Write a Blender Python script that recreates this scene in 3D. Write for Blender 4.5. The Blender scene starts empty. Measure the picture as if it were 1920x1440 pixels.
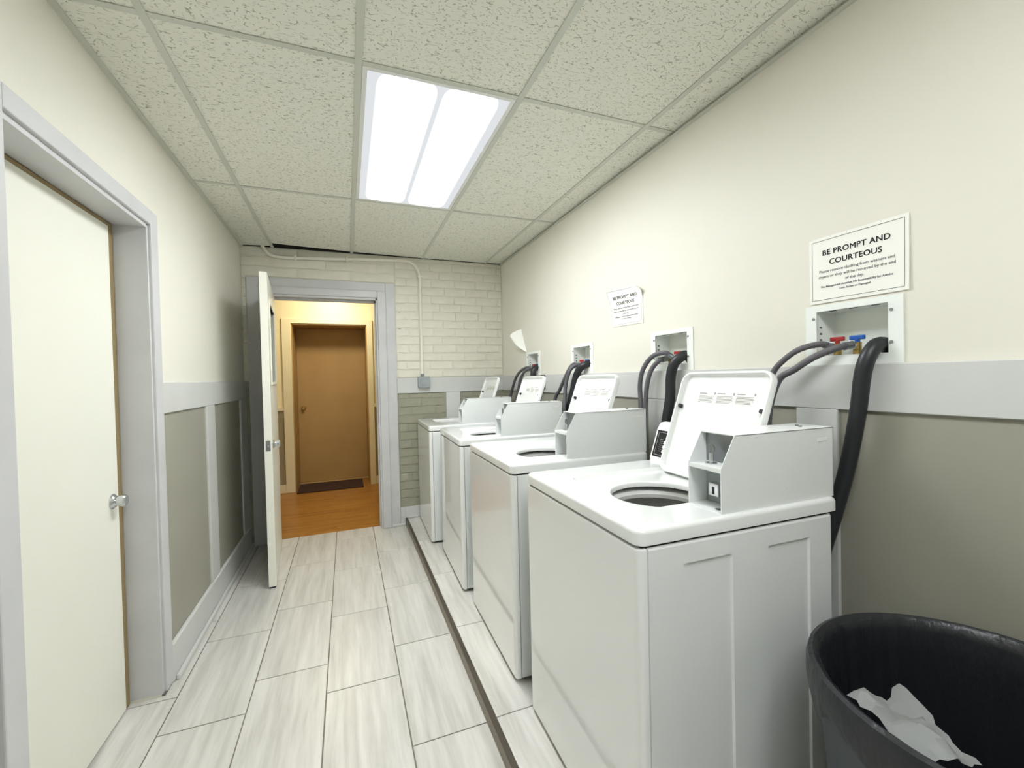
import bpy, bmesh, math, random
from mathutils import Matrix, Vector
random.seed(7)
S = bpy.context.scene
COL = S.collection
PI = math.pi

# ------------------------------------------------------------------ camera
EYE = 1.326
F_PX, YAW, PITCH, ROLL = 808.04, 0.3656, -0.0161, -0.0235
cam_d = bpy.data.cameras.new('camera'); cam = bpy.data.objects.new('camera', cam_d); COL.objects.link(cam)
cam_d.sensor_fit = 'HORIZONTAL'; cam_d.sensor_width = 36.0; cam_d.lens = F_PX / 1920 * 36.0; cam_d.clip_start = 0.02
_f = Vector((math.sin(YAW) * math.cos(PITCH), math.cos(YAW) * math.cos(PITCH), math.sin(PITCH)))
_r = Vector((math.cos(YAW), -math.sin(YAW), 0)); _u = _r.cross(_f)
_r2 = math.cos(ROLL) * _r + math.sin(ROLL) * _u; _u2 = -math.sin(ROLL) * _r + math.cos(ROLL) * _u
cam.matrix_world = Matrix(((_r2.x, _u2.x, -_f.x, 0), (_r2.y, _u2.y, -_f.y, 0), (_r2.z, _u2.z, -_f.z, EYE), (0, 0, 0, 1)))
S.camera = cam

# ------------------------------------------------------------------ world, light levels, exposure
w = bpy.data.worlds.new('world'); S.world = w; w.use_nodes = True
w.node_tree.nodes['Background'].inputs[0].default_value = (0.9, 0.95, 1.0, 1)
w.node_tree.nodes['Background'].inputs[1].default_value = 0.02
S.view_settings.view_transform = 'Standard'; S.view_settings.look = 'None'
S.view_settings.gamma = 1.0; S.view_settings.use_curve_mapping = False
S.view_settings.exposure = 0.86
TUBE = 19.0          # radiance of the fluorescent tubes seen through the troffer lens
TUBE_OLD = 15.0      # the older, dimmer tubes of the second troffer overhead
TUBE_COL = (0.97, 1.0, 1.03)
HALL_W = 46.0        # warm ceiling lamp in the hallway

# ------------------------------------------------------------------ dimensions (metres, floor = 0, camera at x=y=0)
XL, XR, YB, ZC = -0.773, 1.447, 4.02, 2.436
YR = -2.75                      # wall behind the camera
PZ, PX = 0.063, 0.475           # platform height and front edge
ZTOP = 2.85                     # slab above the dropped ceiling

# ------------------------------------------------------------------ helpers
def lin(c):
    c = c / 255.0
    return c / 12.92 if c <= 0.04045 else ((c + 0.055) / 1.055) ** 2.4
def rgb(*c): return (lin(c[0]), lin(c[1]), lin(c[2]), 1)

def mat(name, c, rough=0.5, metal=0.0, coat=0.0, spec=0.5):
    m = bpy.data.materials.new(name); m.use_nodes = True
    b = m.node_tree.nodes['Principled BSDF']
    b.inputs['Base Color'].default_value = rgb(*c); b.inputs['Roughness'].default_value = rough
    b.inputs['Metallic'].default_value = metal; b.inputs['Coat Weight'].default_value = coat
    b.inputs['Coat Roughness'].default_value = 0.03; b.inputs['Specular IOR Level'].default_value = spec
    return m
def N(m, t, **kw):
    n = m.node_tree.nodes.new(t)
    for k, v in kw.items(): setattr(n, k, v)
    return n
def L(m, a, b): m.node_tree.links.new(a, b)
def coords(m, scale=(1, 1, 1), rnd=True, kind='Object'):
    tc = N(m, 'ShaderNodeTexCoord'); mp = N(m, 'ShaderNodeMapping')
    mp.inputs['Scale'].default_value = scale
    src = tc.outputs[kind]
    if rnd:
        oi = N(m, 'ShaderNodeObjectInfo'); mul = N(m, 'ShaderNodeMath', operation='MULTIPLY'); mul.inputs[1].default_value = 37.0
        L(m, oi.outputs['Random'], mul.inputs[0])
        cb = N(m, 'ShaderNodeCombineXYZ'); L(m, mul.outputs[0], cb.inputs[0]); L(m, mul.outputs[0], cb.inputs[1]); L(m, mul.outputs[0], cb.inputs[2])
        ad = N(m, 'ShaderNodeVectorMath', operation='ADD'); L(m, src, ad.inputs[0]); L(m, cb.outputs[0], ad.inputs[1]); src = ad.outputs[0]
    L(m, src, mp.inputs['Vector'])
    return mp.outputs['Vector']
def noise(m, vec, scale, detail=3, rough=0.5, dist=0.0):
    n = N(m, 'ShaderNodeTexNoise'); n.inputs['Scale'].default_value = scale; n.inputs['Detail'].default_value = detail
    n.inputs['Roughness'].default_value = rough; n.inputs['Distortion'].default_value = dist
    L(m, vec, n.inputs['Vector']); return n.outputs['Fac']
def ramp(m, fac, stops):
    r = N(m, 'ShaderNodeValToRGB'); e = r.color_ramp.elements
    while len(e) < len(stops): e.new(0.5)
    for k, (p, c) in enumerate(stops):
        e[k].position = p; e[k].color = rgb(*c) if len(c) == 3 else c
    L(m, fac, r.inputs[0]); return r.outputs[0]
def bump(m, h, strength, dist=0.001):
    b = N(m, 'ShaderNodeBump'); b.inputs['Strength'].default_value = strength; b.inputs['Distance'].default_value = dist
    L(m, h, b.inputs['Height']); L(m, b.outputs[0], m.node_tree.nodes['Principled BSDF'].inputs['Normal'])
def base(m, col): L(m, col, m.node_tree.nodes['Principled BSDF'].inputs['Base Color'])
def paint(name, c, rough=0.5, var=6, scale=3.0, bscale=220, bstr=0.12, coat=0.0):
    m = mat(name, c, rough, coat=coat); v = coords(m, rnd=False)
    n = noise(m, v, scale, 4)
    base(m, ramp(m, n, [(0.3, tuple(max(0, x - var) for x in c)), (0.7, tuple(min(255, x + var * .5) for x in c))]))
    bump(m, noise(m, v, bscale, 2), bstr, 0.0008); return m

def link(o, parent=None):
    COL.objects.link(o)
    if parent is not None: o.parent = parent
    return o
def obj(name, bm, m, parent=None, world=False, smooth=False, label=None):
    """one mesh object from a bmesh; world=True: coordinates are world ones and are moved into the parent's frame"""
    me = bpy.data.meshes.new(name)
    bmesh.ops.recalc_face_normals(bm, faces=bm.faces)
    bm.to_mesh(me); bm.free()
    if m is not None:
        for mm in (m if isinstance(m, (list, tuple)) else [m]): me.materials.append(mm)
    if world and parent is not None:
        p = Matrix.Identity(4); q = parent
        while q is not None:
            p = q.matrix_basis @ p; q = q.parent
        me.transform(p.inverted())
    if smooth:
        for f in me.polygons: f.use_smooth = True
        try: me.set_sharp_from_angle(angle=math.radians(38))
        except Exception: pass
    o = bpy.data.objects.new(name, me); link(o, parent)
    if smooth:
        wn_ = o.modifiers.new('weighted normals', 'WEIGHTED_NORMAL'); wn_.keep_sharp = True; wn_.weight = 100
    if label: o['label'] = label
    return o
def tag(o, label, cat, group=None, kind=None):
    o['label'] = label; o['category'] = cat
    if group: o['group'] = group
    if kind: o['kind'] = kind
    return o
def thing(name, label, cat, loc=(0, 0, 0), rotz=0.0, group=None, kind=None):
    o = bpy.data.objects.new(name, None); COL.objects.link(o); o.empty_display_size = 0.05
    o.location = loc; o.rotation_euler = (0, 0, rotz)
    return tag(o, label, cat, group, kind)
def B(): return bmesh.new()
def box(bm, x0, x1, y0, y1, z0, z1, bev=0.0, seg=2):
    m = Matrix.Translation(((x0 + x1) / 2, (y0 + y1) / 2, (z0 + z1) / 2)) @ Matrix.Diagonal((abs(x1 - x0), abs(y1 - y0), abs(z1 - z0), 1))
    r = bmesh.ops.create_cube(bm, size=1, matrix=m)
    if bev > 0:
        vs = set(r['verts']); es = [e for e in bm.edges if e.verts[0] in vs and e.verts[1] in vs]
        bmesh.ops.bevel(bm, geom=es, offset=bev, segments=seg, profile=0.5, affect='EDGES', clamp_overlap=True)
    return bm
def bx(*a, **k): return box(B(), *a, **k)
def cyl(bm, p0, p1, r0, r1=None, n=24, caps=True):
    p0, p1 = Vector(p0), Vector(p1); d = p1 - p0; r1 = r0 if r1 is None else r1
    q = d.to_track_quat('Z', 'Y').to_matrix().to_4x4()
    bmesh.ops.create_cone(bm, cap_ends=caps, segments=n, radius1=r0, radius2=r1, depth=d.length, matrix=Matrix.Translation((p0 + p1) / 2) @ q)
    return bm
def ring_faces(bm, loops, close_first=False, close_last=False, cyclic=True):
    vs = [[bm.verts.new(p) for p in lp] for lp in loops]
    n = len(vs[0])
    for a, b in zip(vs, vs[1:]):
        for i in range(n if cyclic else n - 1):
            j = (i + 1) % n
            bm.faces.new((a[i], a[j], b[j], b[i]))
    if close_first: bm.faces.new(vs[0])
    if close_last: bm.faces.new(vs[-1])
    return vs
def lathe(bm, prof, c=(0, 0, 0), axis='Z', n=40, closed=False):
    loops = []
    for r, h in prof:
        lp = []
        for i in range(n):
            a = 2 * PI * i / n; u, v = r * math.cos(a), r * math.sin(a)
            if axis == 'Z': lp.append((c[0] + u, c[1] + v, c[2] + h))
            elif axis == 'X': lp.append((c[0] + h, c[1] + u, c[2] + v))
            else: lp.append((c[0] + u, c[1] + h, c[2] + v))
        loops.append(lp)
    if closed: loops.append(loops[0])
    vs = ring_faces(bm, loops)
    if closed: bmesh.ops.remove_doubles(bm, verts=bm.verts, dist=1e-6)
    return bm
def catmull(pts, per=8):
    P = [Vector(p) for p in pts]; P = [P[0] * 2 - P[1]] + P + [P[-1] * 2 - P[-2]]; out = []
    for i in range(1, len(P) - 2):
        a, b, c, d = P[i - 1:i + 3]
        for k in range(per):
            t = k / per
            out.append(0.5 * ((2 * b) + (c - a) * t + (2 * a - 5 * b + 4 * c - d) * t * t + (3 * b - a - 3 * c + d) * t ** 3))
    out.append(P[-2]); return out
def tube(bm, pts, r, n=14, per=8, rib=0.0):
    P = catmull(pts, per); loops = []; up = None
    for i, p in enumerate(P):
        t = (P[min(i + 1, len(P) - 1)] - P[max(i - 1, 0)]).normalized()
        if up is None:
            up = Vector((0, 0, 1)) if abs(t.z) < 0.9 else Vector((0, 1, 0))
        up = (up - t * up.dot(t)).normalized(); s = t.cross(up)
        rr = r * (1 + (rib if i % 2 else 0))
        loops.append([p + rr * (math.cos(2 * PI * k / n) * up + math.sin(2 * PI * k / n) * s) for k in range(n)])
    ring_faces(bm, loops, True, True); return bm
def rrect(x0, x1, y0, y1, r, z=0.0, cs=6, es=8):
    """rounded rectangle in xy, counter-clockwise"""
    out = []
    cor = [(x1 - r, y0 + r, -PI / 2), (x1 - r, y1 - r, 0), (x0 + r, y1 - r, PI / 2), (x0 + r, y0 + r, PI)]
    for k, (cx, cy, a) in enumerate(cor):
        for i in range(cs + 1):
            t = a + (PI / 2) * i / cs
            out.append(Vector((cx + r * math.cos(t), cy + r * math.sin(t), z)))
        nx, ny, na = cor[(k + 1) % 4]
        e0 = out[-1]; e1 = Vector((nx + r * math.cos(na), ny + r * math.sin(na), z))
        for i in range(1, es): out.append(e0.lerp(e1, i / es))
    return out
def cells(us, vs, holes):
    us = sorted(set(us + [h[0] for h in holes] + [h[1] for h in holes])); vs = sorted(set(vs + [h[2] for h in holes] + [h[3] for h in holes]))
    for a, b in zip(us, us[1:]):
        for c, d in zip(vs, vs[1:]):
            m, n = (a + b) / 2, (c + d) / 2
            if not any(h[0] < m < h[1] and h[2] < n < h[3] for h in holes): yield a, b, c, d
def wall_x(x0, x1, y0, y1, z0, z1, holes):
    bm = B()
    for a, b, c, d in cells([y0, y1], [z0, z1], holes): box(bm, x0, x1, a, b, c, d)
    bmesh.ops.remove_doubles(bm, verts=bm.verts, dist=1e-6); return bm
def wall_y(y0, y1, x0, x1, z0, z1, holes):
    bm = B()
    for a, b, c, d in cells([x0, x1], [z0, z1], holes): box(bm, a, b, y0, y1, c, d)
    bmesh.ops.remove_doubles(bm, verts=bm.verts, dist=1e-6); return bm
def copy_tree(o, parent=None):
    c = o.copy(); COL.objects.link(c); c.parent = parent
    for ch in [x for x in o.children]: copy_tree(ch, c)
    return c

# ------------------------------------------------------------------ materials
M = {}
M['cream'] = paint('cream wall paint', (231, 228, 215), 0.55, 3, 1.5)
M['grey'] = paint('light grey trim paint', (210, 211, 207), 0.42, 4, 4.0, 160, 0.15)
M['green'] = paint('grey green panel paint', (162, 160, 146), 0.5, 5, 3.0)
M['casing'] = paint('cool grey casing paint', (205, 205, 205), 0.4, 5, 5.0, 90, 0.2)
M['door'] = paint('ivory door paint', (238, 237, 224), 0.42, 2, 2.0)
M['brickwhite'] = paint('white painted brick', (230, 227, 212), 0.5, 8, 9.0, 55, 0.55)
M['brickgreen'] = paint('green grey painted brick', (160, 159, 140), 0.45, 7, 9.0, 55, 0.55)
M['tbar'] = mat('ceiling grid metal', (206, 208, 196), 0.4)
M['dark'] = mat('dark void', (40, 36, 32), 0.9)  # near-black colour, painted shade where the plenum and washer seams use it
M['tan'] = mat('raw door edge', (150, 130, 92), 0.7)
M['plaster'] = mat('raw plaster', (120, 115, 108), 0.9)
M['white'] = mat('white enamel', (238, 240, 238), 0.3, coat=1.0)
M['white2'] = paint('white powder coat', (228, 231, 229), 0.32, 2, 3.0, 900, 0.06)
M['plastic'] = mat('white plastic', (236, 237, 234), 0.35)
M['ringplastic'] = mat('pale grey tub plastic', (234, 234, 230), 0.4)
M['basket'] = mat('grey wash basket', (186, 186, 182), 0.4)
M['black'] = mat('black rubber', (26, 27, 30), 0.55)
M['blackpanel'] = mat('black control panel', (24, 24, 26), 0.25)
M['chrome'] = mat('chrome', (205, 208, 210), 0.16, 1.0)
M['steel'] = mat('dull zinc plate', (150, 154, 156), 0.38, 0.9)
M['brass'] = mat('brass fitting', (176, 150, 90), 0.35, 0.9)
M['red'] = mat('red valve handle', (168, 38, 42), 0.4)
M['blue'] = mat('blue valve handle', (20, 88, 178), 0.4)
M['hose'] = mat('grey rubber hose', (98, 96, 100), 0.5)
M['drain'] = mat('black drain hose', (34, 36, 40), 0.42)
M['boxwhite'] = mat('white outlet box plastic', (240, 244, 238), 0.35)
M['paper'] = mat('white paper', (246, 246, 238), 0.7)
M['tissue'] = mat('grey white tissue', (206, 208, 206), 0.85)
M['ink'] = mat('black ink', (30, 30, 34), 0.7)
M['greyink'] = mat('grey ink', (96, 98, 104), 0.7)
M['faintink'] = mat('faint print', (150, 150, 146), 0.7)
M['bronze'] = mat('bronze edge strip', (128, 118, 102), 0.4, 0.35)
M['bronzedark'] = mat('dark edge strip lip', (76, 68, 58), 0.4, 0.4)
M['grout'] = mat('grey grout', (128, 120, 108), 0.9)
M['can'] = paint('charcoal plastic', (70, 75, 80), 0.45, 4, 4.0)
M['boxgrey'] = paint('grey metal box', (160, 168, 168), 0.45, 6, 10.0)
M['conduit'] = paint('painted conduit', (238, 235, 222), 0.45, 4, 10.0)
M['hallwall'] = paint('hall cream paint', (240, 228, 190), 0.5, 3, 2.0)
M['halltrim'] = paint('hall trim paint', (232, 222, 190), 0.4, 4, 4.0)
M['hallgreen'] = paint('hall olive paint', (150, 140, 112), 0.5, 5, 3.0)
M['halldoor'] = paint('tan door paint', (178, 146, 94), 0.42, 6, 3.0)
M['mat'] = paint('brown door mat', (66, 42, 34), 0.95, 14, 40.0, 400, 0.8)
M['outlet'] = mat('brown outlet plate', (96, 84, 70), 0.5)
M['concrete'] = mat('concrete slab', (120, 118, 112), 0.9)

m = M['liner'] = mat('black bin liner', (32, 34, 38), 0.36)
bump(m, noise(m, coords(m, (1, 1, .35), False), 34, 3, .6), 0.6, 0.006)

# ceiling tile: white mineral fibre with fissures
m = M['ctile'] = mat('fissured ceiling tile', (236, 236, 224), 0.85)
v = coords(m, (1, 1, 1))
wn = N(m, 'ShaderNodeTexNoise'); wn.inputs['Scale'].default_value = 26; wn.inputs['Detail'].default_value = 1; L(m, v, wn.inputs['Vector'])
va = N(m, 'ShaderNodeVectorMath', operation='MULTIPLY_ADD'); L(m, wn.outputs['Color'], va.inputs[0]); va.inputs[1].default_value = (.012, .012, 0); L(m, v, va.inputs[2])
mp = N(m, 'ShaderNodeMapping'); mp.inputs['Scale'].default_value = (40, 92, 1); L(m, va.outputs[0], mp.inputs['Vector'])
n1 = noise(m, mp.outputs[0], 1.0, 0.0)
ab = N(m, 'ShaderNodeMath', operation='SUBTRACT'); ab.inputs[1].default_value = .5; L(m, n1, ab.inputs[0])
a2 = N(m, 'ShaderNodeMath', operation='ABSOLUTE'); L(m, ab.outputs[0], a2.inputs[0])
c1 = N(m, 'ShaderNodeMapRange'); c1.inputs[1].default_value = .018; c1.inputs[2].default_value = .045; c1.inputs[3].default_value = 1; c1.inputs[4].default_value = 0; L(m, a2.outputs[0], c1.inputs[0])
mp2 = N(m, 'ShaderNodeMapping'); mp2.inputs['Scale'].default_value = (60, 84, 1); mp2.inputs['Location'].default_value = (3.3, 7.7, 0); L(m, v, mp2.inputs['Vector'])
n2 = noise(m, mp2.outputs[0], 1.0, 1.0)
c2 = N(m, 'ShaderNodeMapRange'); c2.inputs[1].default_value = .50; c2.inputs[2].default_value = .54; L(m, n2, c2.inputs[0])
fi = N(m, 'ShaderNodeMath', operation='MULTIPLY'); L(m, c1.outputs[0], fi.inputs[0]); L(m, c2.outputs[0], fi.inputs[1])
vo = N(m, 'ShaderNodeTexVoronoi'); vo.inputs['Scale'].default_value = 78; L(m, v, vo.inputs['Vector'])
c3 = N(m, 'ShaderNodeMapRange'); c3.inputs[1].default_value = .10; c3.inputs[2].default_value = .2; c3.inputs[3].default_value = 1; c3.inputs[4].default_value = 0; L(m, vo.outputs['Distance'], c3.inputs[0])
sx = N(m, 'ShaderNodeSeparateColor'); L(m, vo.outputs['Color'], sx.inputs[0])
c4 = N(m, 'ShaderNodeMath', operation='GREATER_THAN'); c4.inputs[1].default_value = .62; L(m, sx.outputs[0], c4.inputs[0])
c5 = N(m, 'ShaderNodeMath', operation='MULTIPLY'); L(m, c3.outputs[0], c5.inputs[0]); L(m, c4.outputs[0], c5.inputs[1])
mx = N(m, 'ShaderNodeMath', operation='MAXIMUM'); L(m, fi.outputs[0], mx.inputs[0]); L(m, c5.outputs[0], mx.inputs[1])
base(m, ramp(m, mx.outputs[0], [(0.0, (236, 236, 224)), (1.0, (176, 176, 160))]))
iv = N(m, 'ShaderNodeMath', operation='SUBTRACT'); iv.inputs[0].default_value = 1; L(m, mx.outputs[0], iv.inputs[1])
bump(m, iv.outputs[0], 0.35, 0.002)

# floor tile: pale stone look with streaks along the room
def floor_tile(name, lo, mid, hi):
    m = mat(name, mid, 0.33); v = coords(m, (11, 0.9, 1))
    n = noise(m, v, 1.6, 6, .62, .4)
    v2 = coords(m, (42, 2.6, 1)); n2 = noise(m, v2, 1.0, 4, .6)
    mi = N(m, 'ShaderNodeMix'); mi.inputs[0].default_value = .38; L(m, n, mi.inputs[2]); L(m, n2, mi.inputs[3])
    base(m, ramp(m, mi.outputs[0], [(0.30, lo), (0.47, mid), (0.62, hi)]))
    bump(m, n2, .05, .001); return m
M['ftile'] = floor_tile('pale streaked floor tile', (178, 176, 169), (201, 199, 192), (217, 215, 209))

# wood boards of the hallway (grain along x)
m = M['wood'] = mat('honey wood board', (176, 112, 44), 0.3)
v = coords(m, (1.2, 26, 4)); n = noise(m, v, 1.5, 6, .6, .6)
base(m, ramp(m, n, [(0.25, (126, 82, 26)), (0.5, (166, 112, 42)), (0.75, (194, 144, 72))]))

# troffer lens: the tubes shine through the diffuser in two long bands
def lens_material(TUBE=TUBE):
    m = bpy.data.materials.new('lit troffer lens'); m.use_nodes = True; nt = m.node_tree; nt.nodes.clear()
    out = nt.nodes.new('ShaderNodeOutputMaterial'); em = nt.nodes.new('ShaderNodeEmission')
    em.inputs[0].default_value = (*TUBE_COL, 1)
    tc = N(m, 'ShaderNodeTexCoord'); sp = N(m, 'ShaderNodeSeparateXYZ'); L(m, tc.outputs['Object'], sp.inputs[0])
    ax = N(m, 'ShaderNodeMath', operation='ABSOLUTE'); L(m, sp.outputs[0], ax.inputs[0])
    d = N(m, 'ShaderNodeMath', operation='SUBTRACT'); d.inputs[1].default_value = .125; L(m, ax.outputs[0], d.inputs[0])
    d2 = N(m, 'ShaderNodeMath', operation='ABSOLUTE'); L(m, d.outputs[0], d2.inputs[0])
    r = N(m, 'ShaderNodeMapRange', interpolation_type='SMOOTHSTEP'); r.inputs[1].default_value = .03; r.inputs[2].default_value = .118; r.inputs[3].default_value = TUBE; r.inputs[4].default_value = .43
    L(m, d2.outputs[0], r.inputs[0])
    ay = N(m, 'ShaderNodeMath', operation='ABSOLUTE'); L(m, sp.outputs[1], ay.inputs[0])
    ry = N(m, 'ShaderNodeMapRange', interpolation_type='SMOOTHSTEP'); ry.inputs[1].default_value = .50; ry.inputs[2].default_value = .59; ry.inputs[3].default_value = 1; ry.inputs[4].default_value = .06
    L(m, ay.outputs[0], ry.inputs[0])
    mu = N(m, 'ShaderNodeMath', operation='MULTIPLY'); L(m, r.outputs[0], mu.inputs[0]); L(m, ry.outputs[0], mu.inputs[1])
    mxx = N(m, 'ShaderNodeMath', operation='MAXIMUM'); mxx.inputs[1].default_value = .43; L(m, mu.outputs[0], mxx.inputs[0])
    L(m, mxx.outputs[0], em.inputs[1]); L(m, em.outputs[0], out.inputs[0]); return m
M['lens'] = lens_material(); M['lens_old'] = lens_material(TUBE_OLD)

# ================================================================== STRUCTURE
def struct(name, bm, m, label, cat, smooth=False):
    return tag(obj(name, bm, m, smooth=smooth), label, cat, kind='structure')

# ---- floor with tiles
floor = struct('floor', bx(XL - .12, XR + .1, YR - .1, 4.09, -.08, -.003), M['grout'], 'pale streaked tile floor of the laundry room', 'floor')
TXS = [(-.885, -.71), (-.71, -.416), (-.416, -.118), (-.118, .185), (.185, PX)]
TY = [(2.2 + .01), 1.99, 2.19, 1.985, 1.575]
_tm = {}
def tile_obj(name, x0, x1, y0, y1, z0, z1, m, parent, g=.0022):
    key = (round(x1 - x0, 4), round(y1 - y0, 4), round(z1 - z0, 4), m.name)
    if key not in _tm:
        hx, hy, hz = (x1 - x0) / 2 - g, (y1 - y0) / 2 - g, (z1 - z0)
        o = obj(name, box(B(), -hx, hx, -hy, hy, -hz, 0, .0015, 1), m, parent); _tm[key] = o.data
    else:
        o = bpy.data.objects.new(name, _tm[key]); link(o, parent)
    o.location = ((x0 + x1) / 2, (y0 + y1) / 2, z1); return o
for (x0, x1), y0 in zip(TXS, TY):
    k = math.floor((YR - y0) / .628) 
    y = y0 + k * .628
    while y < 4.09:
        a, b = max(y, YR), min(y + .628, 4.09)
        if b - a > .01: tile_obj('floor_tile', x0, x1, a, b, -.003, 0.0 if False else 0.0005, M['ftile'], floor)
        y += .628

# ---- raised platform under the washers
plat = struct('washer_platform', bx(PX + .004, XR, YR, YB, 0, PZ - .006), M['grout'], 'low tiled platform the washers stand on', 'platform')
for x0, x1, off in [(PX + .008, .79, 1.51), (.79, 1.09, 1.2), (1.09, 1.39, 1.51), (1.39, XR - .002, 1.2)]:
    y = off - math.ceil((off - YR) / .628) * .628
    while y < YB:
        a, b = max(y, YR), min(y + .628, YB - .002)
        if b - a > .01: tile_obj('platform_tile', x0, x1, a, b, PZ - .006, PZ, M['ftile'], plat)
        y += .628
edge = struct('trim_1', bx(PX - .008, PX + .004, YR, YB - .002, 0.0006, PZ - .012), M['bronze'], 'bronze metal edge strip along the platform step', 'edge trim')
obj('edge_lip', bx(PX - .010, PX + .008, YR, YB - .002, PZ - .012, PZ + .001, bev=.002), M['bronzedark'], edge)

# ---- left wall with the near door opening
D1A, D1B, D1T = 1.425, 2.238, 2.0
wl = struct('wall_left', wall_x(XL - .14, XL, YR, YB + .1, 0, ZTOP, [(D1A, D1B, -1, D1T)]), M['cream'], 'cream left wall with grey wainscot and a closed door', 'wall')
T = .014
def board(name, parent, *a, m='grey', bev=.0025): return obj(name, bx(*a, bev=bev, seg=1), M[m], parent)
for a, b in [(2.322, YB), (YR, 1.338)]:
    board('wainscot_rail', wl, XL, XL + T, a, b, 1.2, 1.34)
    board('wainscot_bottom_rail', wl, XL, XL + .02, a, b, 0.001, .172, bev=.006)
    obj('wainscot_panel', bx(XL, XL + .003, a, b, .168, 1.2), M['green'], wl)
for a, b in [(2.955, 3.115), (3.80, YB), (.42, .56), (-.6, -.46), (-1.6, -1.46)]:
    board('wainscot_stile', wl, XL + .001, XL + T, a, b, .168, 1.2)
bl = struct('baseboard_left', bx(XL + .02, XL + .036, 2.335, YB, .0006, .026, bev=.006, seg=3), M['grey'], 'light grey shoe moulding along the left wall', 'baseboard')
obj('moulding_length', bx(XL + .02, XL + .036, YR, 1.338, .0006, .026, bev=.006, seg=3), M['grey'], bl)

# near door in the left wall
tr = struct('trim_2', bx(XL - .02, XL + .018, D1B + .012, 2.322, 0.012, 2.068, bev=.004), M['casing'], 'cool grey casing and jamb around the left door', 'door casing')
obj('casing_leg', bx(XL - .02, XL + .018, 1.338, D1A - .012, 0.012, 2.068, bev=.004), M['casing'], tr)
obj('casing_head', bx(XL - .02, XL + .018, D1A - .012, D1B + .012, D1T + .005, 2.068, bev=.004), M['casing'], tr)
for a, b in [(D1B - .002, D1B + .018), (D1A - .018, D1A + .002)]: obj('door_jamb', bx(XL - .105, XL + .006, a, b, .012, D1T), M['casing'], tr)
obj('head_jamb', bx(XL - .105, XL + .006, D1A, D1B, D1T - .012, D1T + .006), M['casing'], tr)
obj('jamb_foot', bx(XL - .10, XL + .012, D1B + .002, 2.31, .0006, .012), M['plaster'], tr)
d1 = thing('door_1', 'large flush ivory door closed in the left wall', 'door', (XL - .105, D1A, 0), kind='structure')
obj('door_leaf', bx(XL - .145, XL - .103, D1A + .004, D1B - .042, .008, D1T - .03, bev=.002), M['door'], d1, True)
obj('edge_strip', bx(XL - .145, XL - .107, D1B - .041, D1B - .003, .006, D1T - .013), M['tan'], d1, True)
obj('edge_strip', bx(XL - .145, XL - .107, D1A, D1B - .041, D1T - .029, D1T - .013), M['tan'], d1, True)
def knob(parent, p, dirx=1, axis='X', world=True, m='chrome'):
    prof = [(.0, .0), (.033, .0), (.033, .004), (.027, .01), (.021, .022), (.021, .032), (.025, .044), (.026, .056), (.022, .062), (.0, .063)]
    prof = [(max(r * .9, .0004), h * dirx * .72) for r, h in prof]
    return obj('knob', lathe(B(), prof, p, axis, 28), M[m], parent, world, smooth=True, label='round metal door knob')
knob(d1, (XL - .103, 2.148, .872))

# ---- back wall: painted brick with the doorway
DX0, DX1, DT = -.578, .272, 2.05
wb = struct('wall_back', wall_y(YB, YB + .16, XL - .14, XR + .14, 0, ZTOP, [(DX0, DX1, -1, DT)]), M['brickwhite'], 'white painted brick back wall with a doorway', 'wall')
_bk = {}
def brick(x0, x1, z0, z1, m):
    wq = round((x1 - x0) * 200) / 200
    key = (wq, round(z1 - z0, 3), m, random.randrange(3))
    if key not in _bk:
        bm = B(); g = .0045; d = .008
        box(bm, -wq / 2 + g, wq / 2 - g, -d, .002, g - (z1 - z0) / 2, (z1 - z0) / 2 - g)
        bmesh.ops.subdivide_edges(bm, edges=[e for e in bm.edges if abs(e.verts[0].co.x - e.verts[1].co.x) > .02], cuts=3)
        for vt in bm.verts:
            if vt.co.y < 0: vt.co += Vector((0, random.uniform(-.002, .0025), random.uniform(-.003, .003)))
        bmesh.ops.bevel(bm, geom=[e for e in bm.edges if e.calc_face_angle(0) > .6], offset=.0035, segments=2, affect='EDGES', clamp_overlap=True)
        o = obj('brick', bm, M[m], wb, smooth=True); _bk[key] = o.data
    else:
        o = bpy.data.objects.new('brick', _bk[key]); link(o, wb)
    o.location = ((x0 + x1) / 2, YB + random.uniform(-.001, .0015), (z0 + z1) / 2); return o
def courses(x0, x1, z0, z1, m, length=.212, h=.0755, phase=0.0):
    z = z0; r = 0
    while z < z1 - .012:
        zt = min(z + h, z1); off = (length / 2 if r % 2 else 0) + phase + random.uniform(-.012, .012)
        x = x0 - off
        while x < x1:
            ln = length + random.uniform(-.014, .014)
            a, b = max(x, x0), min(x + ln, x1)
            if b - a > .03: brick(a, b, z, zt, m)
            x += ln
        z = zt; r += 1
for a, b in [(.424, .868), (1.004, XR)]: obj('mortar_field', bx(a, b, YB - .0012, YB, .168, 1.2), M['brickgreen'], wb)
obj('mortar_field', bx(XL, -.738, YB - .0012, YB, .0, 1.34), M['brickgreen'], wb)
obj('plenum_shade', bx(XL, XR, YB - .010, YB, 2.437, ZTOP), M['dark'], wb)  # dark sheet on the wall, painting in the shade of the plenum
courses(.424, XR, 1.34, 2.437, 'brickwhite')
courses(XL, .424, 2.192, 2.437, 'brickwhite', .42, .082)
courses(XL, -.738, 1.34, 2.192, 'brickwhite')
courses(.424, .868, .168, 1.2, 'brickgreen')
courses(1.004, XR, .168, 1.2, 'brickgreen')
courses(XL, -.738, .0, 1.34, 'brickgreen')
board('wainscot_rail', wb, .424, XR - T, YB - T, YB, 1.2, 1.34)
board('wainscot_stile', wb, .868, 1.004, YB - T + .001, YB, .168, 1.2)
board('wainscot_bottom_rail', wb, .424, PX - .009, YB - T, YB, .001, .168)
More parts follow.
